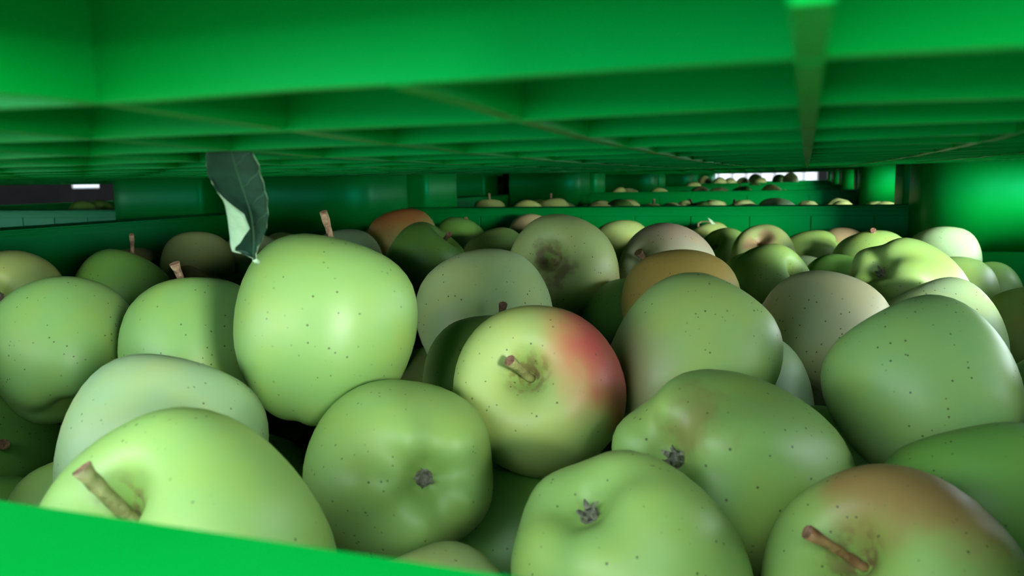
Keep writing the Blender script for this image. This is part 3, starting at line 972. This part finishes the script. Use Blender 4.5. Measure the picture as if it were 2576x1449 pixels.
random.seed(21)
PLACED = {}
for i, (shape, colour, feat, fpx, ex, label) in APPLES.items():
    x, y, z, r = SOLVED[i]
    c = Vector((x, y, z))
    cc = R.transposed() @ c
    ppx, ppy = cc.x / cc.z * F_PX + CX, cc.y / cc.z * F_PX + CY
    rp = r / cc.z * F_PX
    if feat in 'sc':
        dx, dy = (fpx[0] - ppx) / rp / .78, (fpx[1] - ppy) / rp / .78
        m2 = min(.97, dx * dx + dy * dy)
        k = math.sqrt(m2 / max(1e-6, dx * dx + dy * dy))
        v = (dx * k, dy * k, -math.sqrt(1 - m2))
        # off-axis: look along the ray, not the camera axis
        look = Vector((cc.x, cc.y, cc.z)).normalized()
        ax = cam_vec(Vector((0, 0, 1)).rotation_difference(look) @ Vector(v))
        if feat == 'c': ax = -ax
    elif feat == 't':
        dx = (fpx[0] - ppx) / rp
        ax = cam_vec((max(-.8, min(.8, dx)), -.9, .35))
    else:
        ax = cam_vec((random.uniform(-.45, .45), -.9, random.uniform(.2, .5)))
        if ex.get('axis'): ax = cam_vec(ex['axis'])
    me = {'B': BIG, 'L': LOBED}.get(shape) or SHAPES[int(shape)]
    sc = ex.get('scale', 1.0)
    if ex.get('blush'):
        me = me.copy(); me.materials.clear()
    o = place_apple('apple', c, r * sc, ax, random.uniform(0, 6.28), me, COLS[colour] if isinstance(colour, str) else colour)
    if ex.get('blush'):
        me.materials.append(apple_material('apple_skin_blush', [(local_dir(o, d), col, th, so, stg) for d, col, th, so, stg in ex['blush']]))
    if ex.get('squash'):
        sx = ex['squash']; o.scale = (o.scale[0] * sx[0], o.scale[1] * sx[0], o.scale[2] * sx[1])
    tag(o, label, 'apple', 'apples on top in the nearest bin')
    if feat == 'c' or ex.get('calyx'):
        cal = link('calyx', CALYX, None, o); cal.location.z = -.372 * (TALL.get(shape, 1.0) - 1) - .006
    if ex.get('tip'):
        add_stem(o, tip=ex['tip'], tipz=ex.get('tipz'), thick=ex.get('thick', .022), mat=ex.get('mat', STEM), flare=ex.get('flare', 1.35))
    elif feat == 's' and not ex.get('nostem'):
        add_stem(o, length=.16, lean=(.05, .02))
    PLACED[i] = o

# apples lying under and around those
for k, (x, y, z, r) in enumerate(UNDER):
    ax = Vector((random.uniform(-1, 1), random.uniform(-1, 1), random.uniform(-1, 1))).normalized()
    o = place_apple('apple', (x, y, z), r, ax, 0, SHAPES[k % 6], COLS['ggydk'[k % 5]])
    if k in UNDER_SEEN: tag(o, UNDER_SEEN[k], 'apple', 'shaded apples under the top layer of the nearest bin')
    else: tag(o, 'green apple half hidden in the shade beneath the top apples of the nearest bin', 'apple', 'shaded apples under the top layer of the nearest bin')

# apples showing above the rims of the bins behind:  pixel x, pixel y of its top, distance, colour, stem, label
REAR = [
 (1232, 501, 1.78, .038, 'y', 1, 'pale apple with a stem above the second bin rim, leftmost there'),
 (1326, 509, 1.55, .037, 'y', 0, 'low pale apple above the second bin rim, right of the leftmost one'),
 (1392, 501, 1.80, .039, 'y', 1, 'broad pale apple with an upright stem above the second bin rim'),
 (1355, 503, 2.15, .036, 'd', 0, 'dark apple behind the broad pale one in the second bin'),
 (1505, 513, 1.50, .037, 'k', 0, 'brownish low apple top above the second bin rim at centre'),
 (1560, 502, 1.95, .038, 'd', 0, 'dark apple in the shade of the second bin, right of centre'),
 (1640, 516, 1.62, .037, 'd', 1, 'dark flat apple top with a stem above the second bin rim'),
 (1690, 516, 1.75, .036, 'd', 0, 'dark flat apple top between two stemmed ones in the second bin'),
 (1755, 513, 1.68, .037, 'd', 1, 'dark apple with a slanted stem above the second bin rim'),
 (1832, 517, 1.55, .036, 'd', 1, 'apple of which mostly the dark stem shows above the second bin rim'),
 (1882, 514, 1.48, .036, 'p', 0, 'pale sliver of apple above the second bin rim at right'),
 (1953, 499, 1.58, .040, 'p', 0, 'bright pale apple standing above the second bin rim at right'),
 (1556, 474, 2.95, .037, 'y', 0, 'pale apple above the third bin rim, leftmost there'),
 (1585, 477, 3.10, .036, 'k', 0, 'dull apple beside the leftmost pale one in the third bin'),
 (1661, 475, 2.80, .037, 'y', 0, 'low pale apple above the third bin rim, second from left'),
 (1762, 470, 2.95, .040, 'k', 0, 'shaded brown-green apple above the third bin rim at centre'),
 (1808, 472, 2.85, .038, 'k', 0, 'shaded apple right of the brown-green one in the third bin'),
 (1868, 470, 2.90, .038, 'd', 1, 'dark apple with a stem above the third bin rim'),
 (1943, 467, 2.85, .038, 'k', 0, 'dark domed apple above the third bin rim at right'),
 (1746, 459, 4.05, .038, 'y', 0, 'pale apple above the fourth bin rim at left'),
 (1898, 461, 4.00, .037, 'd', 0, 'dark apple top above the fourth bin rim'),
 (1772, 445, 5.20, .042, 'k', 0, 'dim apple above the farthest rim, left of the bright window'),
 (1810, 447, 5.10, .039, 'k', 0, 'small apple below the left end of the bright window'),
 (1838, 448, 5.15, .038, 'k', 0, 'second small apple below the bright window'),
 (1868, 447, 5.20, .039, 'k', 0, 'third small apple below the bright window'),
 (1902, 439, 5.40, .042, 'd', 0, 'dark domed apple against the middle of the bright window'),
 (1914, 448, 5.05, .036, 'k', 0, 'low apple in front of the dark domed one at the window'),
 (1962, 439, 5.40, .042, 'd', 0, 'dark low apple against the right part of the bright window'),
 (1990, 436.5, 5.15, .044, 'k', 0, 'brown-green apple standing tallest against the bright window'),
 (205, 512, 1.55, .038, 'd', 0, 'very dark apple in the left row, seen over the left wall'),
 (250, 506, 1.62, .039, 'd', 0, 'second very dark apple in the left row, over the left wall'),
]

LOW = [apple_mesh('low', 60 + i, 14, 0, cone=.05, lobe=.012) for i in range(3)]
REAR_POS = []
for (px, py, yy, r, colour, stem, label) in REAR:
    d = at_y(px, py, yy)
    c = d - Vector((0, 0, r * .95))
    REAR_POS.append((c, r))
    ax = Vector((random.uniform(-.4, .4), random.uniform(-.3, .3), 1)).normalized()
    if not stem: ax = Vector((random.uniform(-.8, .8), random.uniform(-.2, .9), random.uniform(-.3, .6))).normalized()
    o = place_apple('apple', c, r, ax, random.uniform(0, 6), SHAPES[int(px) % 6], COLS[colour])
    tag(o, label, 'apple', 'apples showing above the rims of the bins behind')
    if stem: add_stem(o, length=.36, lean=(random.uniform(-.1, .1), 0), thick=.028)

def heap(cx, cy, zc, layers, avoid, label, seed):
    rnd = random.Random(seed)
    vs, fs = [], []
    d = 0.077
    n = 0
    for L_ in range(layers):
        z0 = zc - L_ * 0.064
        offx = .5 * d * (L_ % 2)
        k = int(2 * HALF / d) - 1
        for a in range(k):
            for b in range(k):
                r = rnd.uniform(.034, .0375)
                x = cx - HALF + .04 + a * d + offx * .8 + rnd.uniform(-.002, .002); y = cy - HALF + .045 + b * d + offx * .8 + rnd.uniform(-.002, .002)
                z = z0 + rnd.uniform(-.007, .007)
                lx, ly = abs(x - cx), abs(y - cy)
                if lx > HALF - r - .006 or ly > HALF - r - .006: continue
                if lx > HALF - .20 - r and ly > HALF - .20 - r: continue
                p = Vector((x, y, z))
                if any((p - q).length < .97 * (r + s) for q, s in avoid): continue
                src = LOW[rnd.randrange(3)]
                rot = Quaternion((rnd.uniform(-1, 1), rnd.uniform(-1, 1), rnd.uniform(-1, 1), rnd.uniform(-1, 1))).normalized()
                base = len(vs)
                vs += [tuple(p + rot @ (v.co * 2 * r)) for v in src.vertices]
                fs += [tuple(base + i for i in f.vertices) for f in src.polygons]
                n += 1
    me = mesh('apple_heap', vs, fs, SKIN, True)
    o = link('apple_heap', me)
    o.color = (*COLS['k'], 1)
    tag(o, label, 'apples', None, 'stuff')
    return o
av = [(Vector(SOLVED[i][:3]), SOLVED[i][3]) for i in SOLVED] + [(Vector(u[:3]), u[3]) for u in UNDER]
heap(BX, BY, -0.19, 3, av, 'mass of green apples deep inside the nearest bin', 1)
for j in range(1, 5):
    heap(BX, BY + j * STEP, RIM_Z - .058, 2, REAR_POS, 'pale apples filling the %s bin of the row below its rim' % ORD[j], 10 + j)
heap(BX - STEP, BY, RIM_Z - .075, 2, REAR_POS, 'apples filling the first bin of the left row', 30)
heap(BX - STEP, BY + STEP, RIM_Z - .062, 2, REAR_POS, 'apples filling the second bin of the left row', 31)

# ------------------------------------------------------------------ the leaf caught under the ribs
def build_leaf():
    # rows from the tip up among the ribs to the stalk: pixel y, right margin, midrib, fold, free margin, and how far the free margin stands forward (m)
    rows = [(352, 618, 578, 530, 526, .000), (372, 632, 582, 527, 523, .000), (392, 640, 588, 523, 519, .000), (415, 650, 594, 522, 518, .0000),
            (438, 656, 601, 526, 523, .0002), (460, 662, 608, 536, 533, .0005), (480, 668, 615, 548, 546, .0010), (500, 672, 621, 561, 560, .0018),
            (520, 674, 627, 568, 588, .0030), (540, 674, 632, 572, 612, .0042), (558, 673, 635, 575, 622, .0050), (575, 670, 637, 577, 626, .0052),
            (592, 665, 639, 579, 617, .0046), (608, 657, 640, 580, 604, .0036), (622, 650, 640, 581, 594, .0024), (632, 646, 640, 584, 589, .0014),
            (640, 645, 640, 618, 617, .0006), (650, 644, 641, 637, 636, .0002)]
    n = 6
    grid = []
    ztop, zbot = 0.2135, 0.262
    for i, (py, xr, xm, xf, xe, fwd) in enumerate(rows):
        t = (py - 352) / (650 - 352)
        Z = ztop + (zbot - ztop) * t ** 1.2
        line = []
        saw = .0004 * (1 if i % 2 else -1)
        def P(px, dz): return ray(px, py) * (Z + dz)
        for k in range(n + 1):            # right margin -> midrib
            s = k / n
            line.append(P(xr + (xm - xr) * s + (1.6 * (1 if i % 2 else -1) if k == 0 else 0), .0035 * math.sin((1 - s) * 1.5) * -1))
        for k in range(1, n + 1):         # midrib -> fold
            s = k / n
            line.append(P(xm + (xf - xm) * s, -.002 * s * s + .0012 * math.sin(s * math.pi)))
        for k in range(1, n + 1):         # fold -> free margin, in front
            s = k / n
            line.append(P(xf + (xe - xf) * s + (1.8 * (1 if i % 2 else -1) if k == n else 0), -.002 - fwd * math.sin(s * math.pi / 2)))
        grid.append(line)
    # denser rows
    dense = []
    for i in range(len(grid) - 1):
        for u in (0, .5):
            dense.append([grid[i][k].lerp(grid[i + 1][k], u) for k in range(len(grid[0]))])
    dense.append(grid[-1])
    m = len(dense[0]); nrow = len(dense)
    vs = [p for line in dense for p in line]
    # normals of the sheet
    nor = []
    for i in range(nrow):
        for k in range(m):
            a = dense[min(i + 1, nrow - 1)][k] - dense[max(i - 1, 0)][k]
            b = dense[i][min(k + 1, m - 1)] - dense[i][max(k - 1, 0)]
            q = a.cross(b)
            nor.append(q.normalized() if q.length > 1e-12 else Vector((0, -1, 0)))
    # upper side faces the camera on the right half
    ref = nor[(nrow // 3) * m + 2]
    sgn = 1 if ref.dot(-vs[(nrow // 3) * m + 2]) > 0 else -1
    th = .00016
    N_ = len(vs)
    allv = [v + nor[i] * sgn * th for i, v in enumerate(vs)] + [v - nor[i] * sgn * th for i, v in enumerate(vs)]
    fs, mi = [], []
    for i in range(nrow - 1):
        for k in range(m - 1):
            a, b, c, d = i * m + k, i * m + k + 1, (i + 1) * m + k + 1, (i + 1) * m + k
            fs.append((a, b, c, d)); mi.append(0)
            fs.append((N_ + d, N_ + c, N_ + b, N_ + a)); mi.append(1)
    for i in range(nrow - 1):
        for k in (0, m - 1):
            a, d = i * m + k, (i + 1) * m + k
            fs.append((a, d, N_ + d, N_ + a)); mi.append(1)
    me = mesh('apple_leaf', allv, fs, LEAF_TOP, True)
    me.materials.append(LEAF_UNDER)
    for p, q in zip(me.polygons, mi): p.material_index = q
    o = link('apple_leaf', me)
    tag(o, 'curled dark green leaf with a pale folded edge, hanging under the ribs', 'leaf')
    rib = [dense[i][n] + nor[i * m + n] * sgn * .0002 for i in range(0, nrow)]
    link('midrib', tube_mesh('midrib', rib, [.00025 + .00035 * i / nrow for i in range(nrow)], 6, LEAF_RIB), None, o)
    # side veins
    for i in range(6, nrow - 10, 5):
        a = [dense[i - int(u * 4 + .5)][n - int(u * n + .5)] + nor[(i - int(u * 4 + .5)) * m + n - int(u * n + .5)] * sgn * .00018 for u in (0, .25, .5, .75, 1)]
        link('vein', tube_mesh('vein', a, [.00022, .0002, .00018, .00015, .0001], 5, LEAF_RIB), None, o)
    st = [dense[-1][n], ray(641, 654) * .2625, ray(648, 660) * .2640]
    link('leaf_stalk', tube_mesh('leaf_stalk', st, [.0006, .0008, .0010], 6, LEAF_UNDER), None, o)
build_leaf()
# ------------------------------------------------------------------ bent twig on the apple by the back wall
def build_twig():
    o44 = PLACED[44]
    c = Vector(o44.location)
    zc = (R.transposed() @ c).z - .02
    P = lambda x, y, dz=0: ray(x, y) * (zc + dz)
    inv = (Matrix.LocRotScale(o44.location, o44.rotation_quaternion, o44.scale)).inverted()
    s = 1 / o44.scale[0]
    pts = [inv @ P(*q) for q in ((1757, 572), (1756, 563), (1764, 558), (1778, 557), (1786, 559))]
    link('twig', tube_mesh('twig', pts, [.0016 * s, .0013 * s, .0010 * s, .0009 * s, .0008 * s], 6, STEM), None, o44)
    # small leafy scale along the twig
    ce = [(1781, 549, 2), (1787, 556, 5), (1796, 566, 7), (1808, 575, 6), (1824, 580, 2)]
    vs, fs = [], []
    for x, y, w in ce:
        for sx, dz in ((-1, 0), (0, -.001), (1, 0)):
            for t in (0, .0004):
                vs.append(inv @ P(x + sx * w * .5, y - sx * w * .6, dz + t))
    for i in range(len(ce) - 1):
        a, b = 6 * i, 6 * i + 6
        for k in (0, 2):
            fs += [(a + k, b + k, b + k + 2, a + k + 2), (a + k + 1, a + k + 3, b + k + 3, b + k + 1)]
        fs += [(a, a + 1, b + 1, b), (a + 4, b + 4, b + 5, a + 5)]
    fs += [(0, 2, 3, 1), (2, 4, 5, 3)]
    link('small_leaf', mesh('small_leaf', vs, fs, LEAF_UNDER, True), None, o44)
build_twig()
